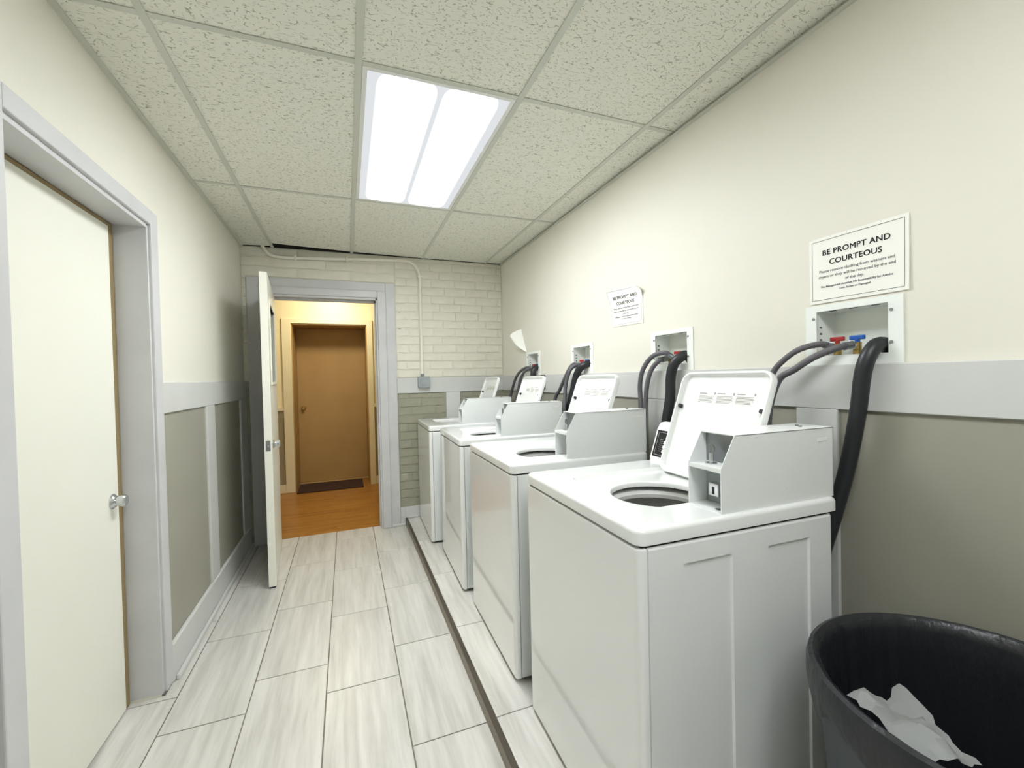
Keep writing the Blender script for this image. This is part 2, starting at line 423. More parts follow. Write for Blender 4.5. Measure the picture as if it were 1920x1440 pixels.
board('wainscot_bottom_rail', wb, PX - .009, XR - T, YB - T, YB, PZ + .002, .168)
bb = struct('baseboard_back', bx(.345, PX - .011, YB - T - .018, YB - T, .0006, .022, bev=.006, seg=3), M['grey'], 'light grey shoe moulding under the brick wall', 'baseboard')
obj('moulding_length', bx(PX + .01, XR - T, YB - T - .016, YB - T, PZ + .001, PZ + .018, bev=.005, seg=3), M['grey'], bb)

# casing of the back doorway: flat outer boards and a moulded inner frame
tr = struct('trim_3', bx(.342, .422, YB - .013, YB, .0006, 2.19, bev=.003), M['casing'], 'wide cool grey casing around the open doorway', 'door casing')
obj('outer_board', bx(-.737, -.646, YB - .013, YB, .0006, 2.19, bev=.003), M['casing'], tr)
obj('outer_board', bx(-.646, .342, YB - .013, YB, 2.116, 2.19, bev=.003), M['casing'], tr)
obj('inner_moulding', bx(DX1 - .002, .342, YB - .028, YB, .0006, 2.116, bev=.006, seg=3), M['casing'], tr)
obj('inner_moulding', bx(-.646, DX0 + .002, YB - .028, YB, .0006, 2.116, bev=.006, seg=3), M['casing'], tr)
obj('inner_moulding', bx(DX0 + .002, DX1 - .002, YB - .028, YB, DT + .004, 2.116, bev=.006, seg=3), M['casing'], tr)
for a, b in [(DX1 - .014, DX1 + .002), (DX0 - .002, DX0 + .014)]:
    obj('door_jamb', bx(a, b, YB - .012, YB + .16, .0006, DT), M['casing'], tr)
for a, b in [(DX1 - .026, DX1 - .012), (DX0 + .012, DX0 + .026)]:
    obj('door_stop', bx(a, b, YB + .05, YB + .09, .0006, DT - .014), M['casing'], tr)
obj('head_jamb', bx(DX0, DX1, YB - .012, YB + .16, DT - .014, DT + .006), M['casing'], tr)
obj('head_stop', bx(DX0 + .014, DX1 - .014, YB + .05, YB + .09, DT - .03, DT - .014), M['casing'], tr)

# open door leaf, swung into the room
a = math.atan2(-.87, .078)
d2 = thing('door_2', 'narrow white door standing open beside the hallway doorway', 'door', (-.581, 3.995, 0), a, kind='structure')
LW = .865
obj('door_leaf', wall_y(0.0, .044, .0, LW, .012, 2.035, [(.17, .70, 1.33, 1.86)]), M['door'], d2)
for (x0, x1, z0, z1) in [(.15, .17, 1.31, 1.88), (.70, .72, 1.31, 1.88), (.17, .70, 1.31, 1.33), (.17, .70, 1.86, 1.88)]:
    obj('glazing_bead', bx(x0, x1, -.006, .05, z0, z1, bev=.003), M['door'], d2)
gl = mat('frosted door glass', (232, 234, 224), 0.35); gl.node_tree.nodes['Principled BSDF'].inputs['Transmission Weight'].default_value = .4
obj('pane', bx(.17, .70, .019, .025, 1.33, 1.86), gl, d2)
lp = obj('latch_plate', bx(LW - .0005, LW + .002, .009, .035, .888, .955, bev=.0008), M['steel'], d2)
obj('latch_bolt', bx(LW + .002, LW + .012, .016, .028, .912, .93, bev=.002), M['chrome'], lp)
knob(d2, (LW - .065, .044, .925), 1, 'Y', False)
obj('thumb_rose', cyl(B(), (LW - .065, 0, .925), (LW - .065, -.005, .925), .022, n=24), M['steel'], d2)
obj('door_sweep', bx(.01, LW - .002, .004, .04, .003, .012), M['black'], d2)
for z in (.25, 1.0, 1.8):
    obj('hinge', cyl(B(), (-.004, -.004, z - .045), (-.004, -.004, z + .045), .006, n=12), M['steel'], d2)

# ---- right wall with four recessed outlet boxes
BOXES = [(.763, .963), (1.540, 1.753), (2.375, 2.583), (3.168, 3.372)]
BZ0, BZ1 = 1.371, 1.514
wr = struct('wall_right', wall_x(XR, XR + .14, YR, YB + .1, 0, ZTOP, [(a - .002, b + .002, BZ0 - .002, BZ1 + .002) for a, b in BOXES]), M['cream'], 'cream right wall with grey wainscot behind the washers', 'wall')
board('wainscot_rail', wr, XR - T, XR, YR, YB - .001, 1.2, 1.34)
board('wainscot_bottom_rail', wr, XR - T, XR, YR, YB - T - .001, PZ + .001, .20)
obj('wainscot_panel', bx(XR - .003, XR, YR, YB - T, .20, 1.2), M['green'], wr)
for a in (.897, 1.672, 2.45, 3.2, .05, -.8, -1.65): board('wainscot_stile', wr, XR - T + .001, XR, a, a + .134, .20, 1.2)
struct('baseboard_right', bx(XR - T - .016, XR - T, YR, YB - T - .02, PZ + .001, PZ + .02, bev=.005, seg=3), M['grey'], 'light grey shoe moulding behind the washers', 'baseboard')
struct('wall_front', bx(XL - .14, XR + .14, YR - .1, YR, 0, ZTOP), M['cream'], 'cream wall behind the viewer', 'wall')

# ---- dropped ceiling
GX = [-.541, .069, .679, 1.289]; GY = [1.604 + 1.22 * k for k in (-3, -2, -1, 0, 1)]
LIGHTS = [(.069, .679, 1.604, 2.824), (.069, .679, 1.604 - 1.22 * 2, 1.604 - 1.22)]
ceil = struct('ceiling', bx(XL - .14, XR + .14, YR - .1, 6.6, ZTOP, ZTOP + .06), M['concrete'], 'dropped ceiling of fissured tiles in a metal grid', 'ceiling')
xs = [XL] + GX + [XR]; ys = [YR] + [g for g in GY if g > YR] + [YB]
_ct = {}
for x0, x1 in zip(xs, xs[1:]):
    for y0, y1 in zip(ys, ys[1:]):
        if any(abs(x0 - l[0]) < .01 and abs(y0 - l[2]) < .01 for l in LIGHTS): continue
        g = .002
        bm = B(); X0, X1, Y0, Y1 = x0 + g - (x0 + x1) / 2, x1 - g - (x0 + x1) / 2, y0 + g - (y0 + y1) / 2, y1 - g - (y0 + y1) / 2
        yl = yr = Y1
        if y1 == YB:      # ragged cut at the brick wall: an open slot to the dark plenum
            if x0 < -.6: yl, yr = Y1 - .006, Y1 - .03
            elif x0 < 0: yl, yr = Y1 - .11, Y1 - .04
            elif x0 < .6: yl, yr = Y1 - .04, Y1 - .006
        loops = [[(X0, Y0, z), (X1, Y0, z), (X1, yr, z), (X0, yl, z)] for z in (0, .016)]
        ring_faces(bm, loops, True, True)
        o = obj('ceiling_tile', bm, M['ctile'], ceil); o.location = ((x0 + x1) / 2, (y0 + y1) / 2, ZC + .004)
for x in GX: obj('grid_runner', bx(x - .012, x + .012, YR, YB - .006, ZC, ZC + .003, bev=.0008, seg=1), M['tbar'], ceil)
for y in GY:
    for x0, x1 in zip(xs, xs[1:]): obj('cross_tee', bx(x0 + (.012 if x0 != XL else 0), x1 - (.012 if x1 != XR else 0), y - .012, y + .012, ZC + .0004, ZC + .003, bev=.0008, seg=1), M['tbar'], ceil)
obj('wall_angle', bx(XL, XL + .022, YR, YB, ZC - .0005, ZC + .0025), M['tbar'], ceil)
obj('wall_angle_flange', bx(XL, XL + .0025, YR, YB, ZC, ZC + .03), M['tbar'], ceil)
obj('wall_angle', bx(XR - .019, XR - .003, YR, YB, ZC - .014, ZC - .012), M['tbar'], ceil)
obj('wall_angle_flange', bx(XR - .003, XR, YR, YB, ZC - .014, ZC + .016), M['tbar'], ceil)

# ---- troffers
def troffer(rect, label, lens):
    x0, x1, y0, y1 = rect; cx, cy = (x0 + x1) / 2, (y0 + y1) / 2; hx, hy = (x1 - x0) / 2 - .013, (y1 - y0) / 2 - .013
    t = thing('ceiling_light', label, 'light', (cx, cy, ZC), group='lay-in troffer lights')
    bm = B()
    for a, b, c, d in cells([-hx, hx], [-hy, hy], [(-hx + .017, hx - .017, -hy + .017, hy - .017)]): box(bm, a, b, c, d, .001, .006)
    obj('frame', bm, M['plastic'], t)
    obj('diffuser_lens', bx(-hx + .017, hx - .017, -hy + .017, hy - .017, .003, .006), M[lens], t)
    bm = B()
    for a, b, c, d in [(-hx, -hx + .004, -hy, hy), (hx - .004, hx, -hy, hy), (-hx, hx, -hy, -hy + .004), (-hx, hx, hy - .004, hy)]: box(bm, a, b, c, d, .006, .1)
    box(bm, -hx, hx, -hy, hy, .1, .104); obj('housing', bm, M['plastic'], t)
    return t
troffer(LIGHTS[0], 'lit fluorescent troffer in the ceiling over the aisle', 'lens')
troffer(LIGHTS[1], 'second, dimmer troffer in the ceiling above the viewer', 'lens_old')

# ---- hallway beyond the doorway
HY, HD = 5.78, 6.2
hf = struct('floor_hall', bx(-2.2, 2.0, 4.09, 6.4, -.08, -.008), M['dark'], 'honey wood board floor of the hallway', 'floor')
y = 4.09; pw = .083
while y < HD + .05:
    x = -2.2 + random.uniform(0, .8) - .8
    while x < 2.0:
        ln = random.choice((.9, 1.2, 1.5)); a, b = max(x, -2.2), min(x + ln, 2.0)
        if b - a > .05:
            o = obj('wood_board', box(B(), -(b - a) / 2 + .0006, (b - a) / 2 - .0006, -pw / 2 + .0006, pw / 2 - .0006, -.008, 0, .0008, 1), M['wood'], hf)
            o.location = ((a + b) / 2, y + pw / 2, 0)
        x += ln
    y += pw
HX0, HX1, HT = -.611, .251, 2.03
wh = struct('wall_hall', wall_y(HY, HD + .2, -2.2, 2.0, 0, ZTOP, [(HX0, HX1, -1, HT)]), M['hallwall'], 'cream far wall of the hallway around a tan door', 'wall')
obj('wainscot_panel', bx(-2.2, HX0 - .1, HY - .004, HY, .1, .985), M['hallgreen'], wh)
obj('wainscot_panel', bx(HX1 + .068, 2.0, HY - .004, HY, .1, .985), M['hallgreen'], wh)
obj('chair_rail', bx(-2.2, HX0 - .1, HY - .02, HY, .985, 1.03, bev=.006), M['halltrim'], wh)
obj('chair_rail', bx(HX1 + .068, 2.0, HY - .02, HY, .985, 1.03, bev=.006), M['halltrim'], wh)
bh = struct('baseboard_hall', bx(-2.2, HX0 - .1, HY - .016, HY, .0006, .1, bev=.004), M['halltrim'], 'cream baseboard in the hallway', 'baseboard')
obj('moulding_length', bx(HX1 + .068, 2.0, HY - .016, HY, .0006, .1, bev=.004), M['halltrim'], bh)
struct('wall_hall_left', bx(-2.3, -2.2, 4.09, 6.4, 0, ZTOP), M['hallwall'], 'cream end wall at the left of the hallway', 'wall')
struct('wall_hall_right', bx(2.0, 2.1, 4.09, 6.4, 0, ZTOP), M['hallwall'], 'cream end wall at the right of the hallway', 'wall')
obj('hall_side', wall_y(YB + .16, YB + .17, -2.2, 2.0, 0, ZTOP, [(DX0, DX1, -1, DT)]), M['hallwall'], wb)
struct('ceiling_hall', bx(-2.2, 2.0, YB + .17, HY, 2.44, 2.5), M['hallwall'], 'cream ceiling of the hallway', 'ceiling')
tr = struct('trim_4', bx(HX0 - .1, HX0, HY - .022, HY, .0006, HT + .06, bev=.005, seg=3), M['halltrim'], 'cream casing around the tan hallway door', 'door casing')
obj('casing_leg', bx(HX1, HX1 + .068, HY - .022, HY, .0006, HT + .06, bev=.005, seg=3), M['halltrim'], tr)
obj('casing_head', bx(HX0, HX1, HY - .022, HY, HT, HT + .06, bev=.005, seg=3), M['halltrim'], tr)
for a, b in [(HX0 - .002, HX0 + .012), (HX1 - .012, HX1 + .002)]: obj('door_jamb', bx(a, b, HY - .004, HD + .04, .0006, HT), M['halldoor'], tr)
obj('head_jamb', bx(HX0, HX1, HY - .004, HD + .04, HT - .012, HT + .002), M['halldoor'], tr)
obj('threshold', bx(HX0 + .012, HX1 - .012, HD - .06, HD + .02, .001, .018, bev=.004), M['halldoor'], tr)
d3 = thing('door_3', 'closed tan door at the end of the hallway', 'door', (HX0, HD, 0), kind='structure')
obj('door_leaf', bx(HX0 + .013, HX1 - .013, HD, HD + .04, .02, HT - .014, bev=.002), M['halldoor'], d3, True)
knob(d3, (HX0 + .075, HD, .985), -1, 'Y', True, 'brass')
mt = tag(obj('door_mat', bx(-.59, .16, 5.66, 6.12, .0008, .014, bev=.004), M['mat']), 'dark brown mat on the wood floor before the tan door', 'mat')

# hallway ceiling lamp (out of sight above the door head)
hl = thing('hall_light', 'round warm ceiling lamp in the hallway above the doorway', 'light', (-.15, 5.2, 2.44))
hg = bpy.data.materials.new('warm lamp globe'); hg.use_nodes = True
hg.node_tree.nodes['Principled BSDF'].inputs['Emission Color'].default_value = (1, .93, .73, 1)
hg.node_tree.nodes['Principled BSDF'].inputs['Emission Strength'].default_value = HALL_W
obj('globe', lathe(B(), [(.11, -.02), (.12, -.05), (.1, -.085), (.05, -.1), (.0005, -.103)], n=28), hg, hl, smooth=True)
obj('canopy', lathe(B(), [(.0005, -.001), (.125, -.001), (.125, -.02), (.0005, -.02)], n=28), M['steel'], hl, smooth=True)

# ================================================================== WASHERS
def make_washer():
    W, D, TOP = .686, .68, .903
    t = thing('washing_machine', '', 'washing machine', group='coin washers along the right wall')
    # dark inner walls paint shade into the seams; side panels have recessed fields
    bm = B()
    for a_ in [(.014, .02, .01, .676), (.634, .64, .01, .676), (.02, .634, .01, .016), (.02, .634, .67, .676)]: box(bm, *a_, .018, .868)
    obj('seam_shade_core', bm, M['dark'], t)
    for yy, s in ((.002, -1), (.684, 1)):
        bm = B()
        us = [.027, .029, .132, .284, .406, .561, .644, .646]; vs = [.018, .07, .806, .852, .857, .8585]; ins = [0, 0, 0, 0, .002, .006]; inu = [.004, 0, 0, 0, 0, 0, 0, .004]
        gv = {(i, j): bm.verts.new((u, yy - s * max(ins[j], inu[i]), v)) for i, u in enumerate(us) for j, v in enumerate(vs)}
        fields = []
        for i in range(7):
            for j in range(5):
                f = bm.faces.new((gv[i, j], gv[i + 1, j], gv[i + 1, j + 1], gv[i, j + 1]))
                if j == 1 and i in (2, 4): fields.append(f)
        bm.normal_update()
        for f in fields:
            bmesh.ops.inset_individual(bm, faces=[f], thickness=.004, depth=0)
            for vt in f.verts: vt.co.y -= s * .006
        obj('side_panel', bm, M['white2'], t)
    # back sheet, and front skin with rounded corners
    obj('back_panel', bx(.642, .65, .008, .678, .02, .858), M['white2'], t)
    def fl(d, z): return [(.0245, .001 + d, z), (.014, .001 + d, z), (.0065 + d, .0035 + d, z), (.002 + d, .010 + d, z), (d, .022, z), (d, W - .022, z), (.002 + d, W - .010 - d, z), (.0065 + d, W - .0035 - d, z), (.014, W - .001 - d, z), (.0245, W - .001 - d, z)]
    bm = B(); ring_faces(bm, [fl(.003, .014), fl(0, .02), fl(0, .852), fl(.002, .857), fl(.006, .8585)], True, True)
    obj('front_panel', bm, M['white'], t, smooth=True)
    obj('kick_tab', bx(.034, .06, .0, .003, .022, .042, bev=.001), M['white2'], t)
    for x in (.06, .61):
        for y in (.06, .626): obj('foot', cyl(B(), (x, y, 0.0003), (x, y, .018), .02, .014, 16), M['black'], t)
    # top deck
    out = lambda d, z: rrect(d, D - d, d, W - d, .026 - d * .6, z)
    rec = lambda d, z: rrect(.105 + d, .53 - d, .13 + d, .55 - d, .05 - d, z)
    rl = rec(0, TOP); c = Vector((.287, .29, 0)); rr_ = .143
    def circ(r, z):
        o = []
        for p in rl:
            a = math.atan2(p.y - c.y, p.x - c.x); o.append(Vector((c.x + r * math.cos(a), c.y + r * math.sin(a), z)))
        return o
    bm = B()
    ring_faces(bm, [out(.014, .866), out(.002, .8645), out(0, .866), out(0, .892), out(.002, .898), out(.006, .9015), out(.013, TOP), rec(0, TOP), rec(.003, .9015), rec(.011, .8905), rec(.015, .889), circ(rr_ + .012, .8888), circ(rr_ + .003, .887), circ(rr_, .883), circ(rr_, .872), circ(rr_ + .02, .869)])
    obj('top_deck', bm, M['white'], t, smooth=True)
    # tub
    cc = (c.x + .008, c.y + .01, 0)
    obj('tub_ring', lathe(B(), [(.205, .858), (.205, .838), (.165, .826), (.146, .829), (.142, .842), (.148, .853), (.17, .859)], cc, n=48, closed=True), M['ringplastic'], t, smooth=True)
    obj('wash_basket', lathe(B(), [(.198, .834), (.2, .80), (.196, .5), (.19, .36), (.16, .34), (.0005, .335)], cc, n=48), M['basket'], t, smooth=True)
    obj('outer_tub', lathe(B(), [(.235, .864), (.235, .32), (.0005, .318)], cc, n=36), M['basket'], t, smooth=True)
    obj('agitator', lathe(B(), [(.13, .345), (.10, .38), (.055, .45), (.042, .60), (.036, .66), (.0005, .668)], cc, n=32), M['ringplastic'], t, smooth=True)
    # lid, leaning back on its hinge
    LH, y0, y1, th = .392, .137, .53, math.radians(20)
    def pl(pts):   # pts: x = along lid from hinge, y = width, z = out of inner face
        return [Vector((.498 + p.x * math.sin(th) - p.z * math.cos(th), p.y, .892 + p.x * math.cos(th) + p.z * math.sin(th))) for p in pts]
    R = lambda d, z: rrect(d, LH - d, y0 + d, y1 - d, .042 - min(d, .03), z)
    bm = B()
    ring_faces(bm, [pl(R(.006, -.004)), pl(R(.001, 0)), pl(R(0, .006)), pl(R(0, .018)), pl(R(.003, .022)), pl(R(.009, .022)), pl(R(.012, .018)), pl(R(.017, .007)), pl(R(.027, .004))], True, True)
    lid = obj('lid', bm, M['white'], t, smooth=True)
    def on_lid(bm, u0, u1, v0, v1, z0, z1):
        ring_faces(bm, [pl([Vector((u0, v0, z)), Vector((u1, v0, z)), Vector((u1, v1, z)), Vector((u0, v1, z))]) for z in (z0, z1)], True, True)
    lab = obj('warning_label', (lambda b: (on_lid(b, .275, .32, .19, .44, .0041, .0047), b)[1])(B()), M['paper'], lid, label='pale printed warning label')
    bm = B()
    for k in range(3):
        v1 = .437 - k * .082
        on_lid(bm, .311, .3145, v1 - .036, v1 - .003, .0047, .005)
        for q in range(6):
            u = .304 - q * .0046; on_lid(bm, u - .0022, u, v1 - random.uniform(.06, .076), v1 - .003, .0047, .005)
        on_lid(bm, .308, .3165, v1 - .076, v1 - .07, .0047, .005)
    obj('label_print', bm, M['faintink'], lab)
    for yv in (y0 + .02, y1 - .02):
        bm = B(); p = pl([Vector((.268 - .01, yv, .006)), Vector((.268 - .01, yv, .017))]); cyl(bm, p[0], p[1], .008, .007, 16)
        obj('rubber_bumper', bm, M['black'], lid)
    for v in (y0 + .03, y1 - .03):
        p = pl([Vector((.004, v - .012, -.002)), Vector((.004, v + .012, -.002))]); obj('lid_hinge', cyl(B(), p[0], p[1], .005, n=12), M['steel'], lid)
    # console with key pad
    sec = [(.560, TOP - .004), (.564, TOP + .01), (.606, 1.032), (.612, 1.046), (.624, 1.056), (.645, 1.058), (.668, 1.048), (.676, 1.03), (.678, TOP - .004)]
    bm = B(); ring_faces(bm, [[(x, y, z) for x, z in sec] for y in (.14, .683)], True, True)
    bmesh.ops.bevel(bm, geom=[e for e in bm.edges if abs(e.verts[0].co.y - e.verts[1].co.y) < 1e-5], offset=.004, segments=2, affect='EDGES')
    con = obj('console', bm, M['plastic'], t, smooth=True)
    n = Vector((-.119, 0, .042)).normalized(); A = Vector((.564, 0, TOP + .01)); Bv = Vector((.606, 0, 1.032)) - A
    def on_con(bm, s0, s1, v0, v1, h0, h1):
        def P(s, v, h): q = A + Bv * s + n * h; return Vector((q.x, v, q.z))
        ring_faces(bm, [[P(s0, v0, h), P(s1, v0, h), P(s1, v1, h), P(s0, v1, h)] for h in (h0, h1)], True, True)
    kp = obj('control_panel', (lambda b: (on_con(b, .06, .94, .20, .674, -.001, .0012), b)[1])(B()), M['blackpanel'], con, label='black control panel')
    bm = B()
    for a_ in [(.12, .135, .21, .664), (.865, .88, .21, .664), (.12, .88, .21, .212), (.12, .88, .662, .664)]: on_con(bm, *a_, .0012, .0015)
    for q in range(7): on_con(bm, .25 + .065 * q, .265 + .065 * q, .628, .646, .0012, .0015)
    on_con(bm, .72, .74, .585, .61, .0012, .0015); on_con(bm, .78, .79, .592, .603, .0012, .0015)
    obj('panel_print', bm, M['faintink'], kp)
    for q in range(3): obj('panel_button', (lambda b: (on_con(b, .22 + .14 * q, .32 + .14 * q, .585, .62, .0012, .004), b)[1])(B()), M['plastic'], kp)
    # coin box: folded steel housing with two open bays at the front
    Y0, Y1, s = .014, .128, .0022
    prof = [(.262, TOP), (.676, TOP), (.676, 1.10), (.309, 1.10), (.262, 1.018)]
    bm = B()
    for a_, b_ in ((Y0, Y0 + s), (Y1 - s, Y1)):
        ring_faces(bm, [[(x, y, z) for x, z in prof] for y in (a_, b_)], True, True)
    box(bm, .309, .676, Y0, Y1, 1.10 - s, 1.10 + .0005); box(bm, .676 - s, .676, Y0, Y1, TOP, 1.10); box(bm, .262, .34, Y0 + s, Y1 - s, TOP, TOP + s)
    cb = obj('coin_box', bm, M['white2'], t, label='white steel coin box')
    obj('shelf', bx(.2625, .34, Y0 + s, Y1 - s, 1.006, 1.018, bev=.001), M['white2'], cb)
    obj('coin_slot_plate', bx(.325, .33, Y0 + s, Y1 - s, 1.018, 1.098), M['steel'], cb)
    obj('lock_plate', bx(.325, .33, Y0 + s, Y1 - s, TOP + s, 1.006), M['boxgrey'], cb)
    lk = obj('lock', bx(.298, .325, .060, .094, .93, .965, bev=.003), M['chrome'], cb)
    obj('keyhole', bx(.2972, .2985, .072, .08, .936, .956, bev=.0005), M['black'], lk)
    bm = B(); cyl(bm, (.296, .079, 1.018), (.296, .079, 1.021), .015, n=20); cyl(bm, (.296, .079, 1.02), (.296, .079, 1.048), .0055, n=16)
    ks = obj('key_switch', bm, M['chrome'], cb)
    obj('key', cyl(B(), (.2945, .079, 1.058), (.2975, .079, 1.058), .0125, n=20), M['steel'], ks)
    obj('instruction_plate', bx(.3243, .3252, .03, .048, 1.075, 1.085), M['faintink'], cb)
    obj('vent_slot', bx(.612, .652, Y0 - .0012, Y0 + .001, 1.062, 1.072, bev=.0008), M['plastic'], cb)
    for x, z in ((.315, 1.08), (.29, .935), (.48, .995), (.48, .945)):
        obj('rivet', cyl(B(), (x, Y0 - .0008, z), (x, Y0 + .001, z), .0022, n=10), M['plastic'], cb)
    for x, y in ((.60, .055), (.615, .075)): obj('screw', cyl(B(), (x, y, 1.1), (x, y, 1.104), .005, n=12), M['steel'], cb)
    obj('floor_hole', cyl(B(), (.285, .045, TOP + s), (.285, .045, TOP + s + .0006), .009, n=16), M['steel'], cb)
    return t
WASH = [((.611, .814), -.0155, 'nearest white coin washer, largest in the row, beside the trash can'),
        ((.6155, 1.640), -.0151, 'second white coin washer from the trash can'),
        ((.606, 2.465), -.0308, 'third white coin washer, second from the brick wall'),
        ((.573, 3.288), -.0238, 'farthest white coin washer against the brick wall')]
w0 = make_washer()
for k, (p, r, lb) in enumerate(WASH):
    o = w0 if k == 0 else copy_tree(w0)
    o.location = (p[0], p[1], PZ); o.rotation_euler = (0, 0, r); o['label'] = lb

# ================================================================== OUTLET BOXES
def outlet_box(y0, y1, label, valves, holes=True):
    t = thing('outlet_box', label, 'outlet box', (XR, (y0 + y1) / 2, BZ0), group='recessed washer outlet boxes')
    bm = B(); fl = .036
    for a, b, c, d in cells([y0 - fl, y1 + fl], [1.3405, BZ1 + .019], [(y0, y1, BZ0, BZ1)]): box(bm, XR - .005, XR - .0003, a, b, c, d)
    bmesh.ops.remove_doubles(bm, verts=bm.verts, dist=1e-6)
    obj('flange', bm, M['boxwhite'], t, True)
    dp = .085; s = .0018; bm = B()
    box(bm, XR + dp, XR + dp + s, y0, y1, BZ0, BZ1); box(bm, XR - .004, XR + dp, y0 - s, y0, BZ0, BZ1); box(bm, XR - .004, XR + dp, y1, y1 + s, BZ0, BZ1)
    box(bm, XR - .004, XR + dp, y0, y1, BZ0 - s, BZ0); box(bm, XR - .004, XR + dp, y0, y1, BZ1, BZ1 + s)
    obj('recess', bm, M['boxwhite'], t, True)
    for y in (y0 - .008, y1 + .009):
        for z in (BZ0 + .03, BZ1 - .022): obj('screw', cyl(B(), (XR - .008, y, z), (XR - .0045, y, z), .0045, n=12), M['steel'], t, True)
    for k in range(4): obj('knockout_mark', bx(XR + .01, XR + .02, y1 - .001, y1 + .0002, BZ0 + .03 + .02 * k, BZ0 + .036 + .02 * k), M['greyink'], t, True)
    for k in range(3): obj('knockout_mark', bx(XR + .008, XR + .016, y1 - .05 - .06 * k, y1 - .03 - .06 * k, BZ1 - .0012, BZ1 + .0002), M['ink'], t, True)
    for y, col in valves:
        x = XR + .035
        bm = B(); cyl(bm, (x, y, BZ0), (x, y, BZ0 + .038), .011, n=16); cyl(bm, (x, y, BZ0 + .018), (x - .028, y, BZ0 + .026), .009, n=16)
        v = obj('valve', bm, M['brass'], t, True)
        if col is None:
            obj('valve_stem', cyl(B(), (x, y, BZ0 + .036), (x, y, BZ0 + .046), .006, n=12), M['brass'], v, True)
            obj('hose_collar', cyl(B(), (x - .026, y, BZ0 + .026), (x - .04, y, BZ0 + .03), .0125, n=18), M['chrome'], v, True)
            continue
        bm = B(); box(bm, x - .006, x + .006, y - .021, y + .021, BZ0 + .046, BZ0 + .06, bev=.003); cyl(bm, (x, y, BZ0 + .036), (x, y, BZ0 + .05), .007, n=12)
        obj('valve_handle', bm, M[col], v, True, label=col + ' valve handle')
        obj('hose_collar', cyl(B(), (x - .026, y, BZ0 + .026), (x - .04, y, BZ0 + .03), .0125, n=18), M['chrome'], v, True)
    return t
outlet_box(*BOXES[0], 'white outlet box below the nearest notice, largest in view', [(.924, 'red'), (.866, 'blue')])
outlet_box(*BOXES[1], 'white outlet box with only a red valve handle visible', [(1.644, 'red'), (1.692, None)])
outlet_box(*BOXES[2], 'third white outlet box, red and blue handles side by side', [(2.546, 'red'), (2.478, 'blue')])
outlet_box(*BOXES[3], 'farthest small outlet box just below the curled paper', [(3.347, 'red'), (3.284, 'blue')])

# ================================================================== HOSES
def hose(name, pts, r, m, label, group, fit=True):
    t = thing(name, label, 'hose', pts[0], group=group)
    obj('tube', tube(B(), pts, r, 14, 8), M[m], t, True, smooth=True)
    if fit:
        a, b = Vector(pts[0]), Vector(pts[1]); d = (b - a).normalized()
        obj('ferrule', cyl(B(), a - d * .004, a + d * .022, r * 1.18, n=16), M['steel'], t, True)
    return t
SG, DG = 'grey water supply hoses', 'black drain hoses'
hose('supply_hose', [(1.446, .921, 1.40), (1.415, .935, 1.408), (1.39, .983, 1.395), (1.38, 1.031, 1.362), (1.375, 1.07, 1.315), (1.36, 1.10, 1.2), (1.34, 1.10, 1.0), (1.305, 1.08, .8)], .0095, 'hose', 'upper grey hose from the red valve of the nearest box', SG)
hose('supply_hose', [(1.446, .863, 1.40), (1.405, .877, 1.392), (1.375, .928, 1.366), (1.362, .985, 1.327), (1.36, 1.036, 1.293), (1.35, 1.065, 1.18), (1.335, 1.06, 1.0), (1.305, 1.03, .8)], .0105, 'hose', 'lower grey hose from the blue valve of the nearest box', SG)
hose('drain_hose', [(1.50, .783, 1.374), (1.46, .784, 1.396), (1.425, .788, 1.389), (1.402, .796, 1.35), (1.398, .806, 1.297), (1.398, .817, 1.203), (1.40, .847, 1.041), (1.385, .872, .907), (1.36, .893, .78), (1.33, .93, .6), (1.30, 1.0, .4)], .021, 'drain', 'thick black drain hose hanging beside the nearest washer', DG, False)
hose('supply_hose', [(1.446, 1.642, 1.404), (1.42, 1.660, 1.424), (1.395, 1.715, 1.412), (1.38, 1.768, 1.356), (1.38, 1.799, 1.276), (1.375, 1.79, 1.163), (1.34, 1.75, .95), (1.305, 1.74, .8)], .0115, 'hose', 'outer grey hose arching from the second box', SG)
hose('supply_hose', [(1.45, 1.688, 1.398), (1.415, 1.692, 1.39), (1.392, 1.722, 1.349), (1.38, 1.743, 1.276), (1.375, 1.753, 1.165), (1.34, 1.72, .95), (1.305, 1.70, .8)], .0115, 'hose', 'inner grey hose arching from the second box', SG)
hose('drain_hose', [(1.50, 1.562, 1.374), (1.46, 1.560, 1.405), (1.425, 1.565, 1.397), (1.402, 1.584, 1.362), (1.398, 1.599, 1.301), (1.398, 1.605, 1.215), (1.385, 1.616, 1.103), (1.37, 1.64, .9), (1.33, 1.69, .6)], .023, 'drain', 'thick black drain hose between the first and second washers', DG, False)
hose('supply_hose', [(1.446, 2.543, 1.398), (1.41, 2.535, 1.40), (1.39, 2.555, 1.37), (1.38, 2.612, 1.299), (1.38, 2.684, 1.225), (1.375, 2.744, 1.164), (1.34, 2.78, .95), (1.305, 2.78, .8)], .012, 'hose', 'left dark hose from the third box', SG)
hose('supply_hose', [(1.446, 2.475, 1.398), (1.385, 2.486, 1.386), (1.360, 2.508, 1.341), (1.358, 2.552, 1.253), (1.345, 2.552, 1.108), (1.318, 2.56, .95), (1.298, 2.56, .8)], .012, 'hose', 'right dark hose from the third box hanging straight', SG)
hose('drain_hose', [(1.50, 2.40, 1.374), (1.46, 2.402, 1.40), (1.42, 2.41, 1.39), (1.40, 2.44, 1.365), (1.397, 2.484, 1.306), (1.397, 2.523, 1.217), (1.385, 2.561, 1.109), (1.36, 2.60, .9), (1.32, 2.62, .7)], .023, 'drain', 'thick black drain hose of the third box behind the lids', DG, False)
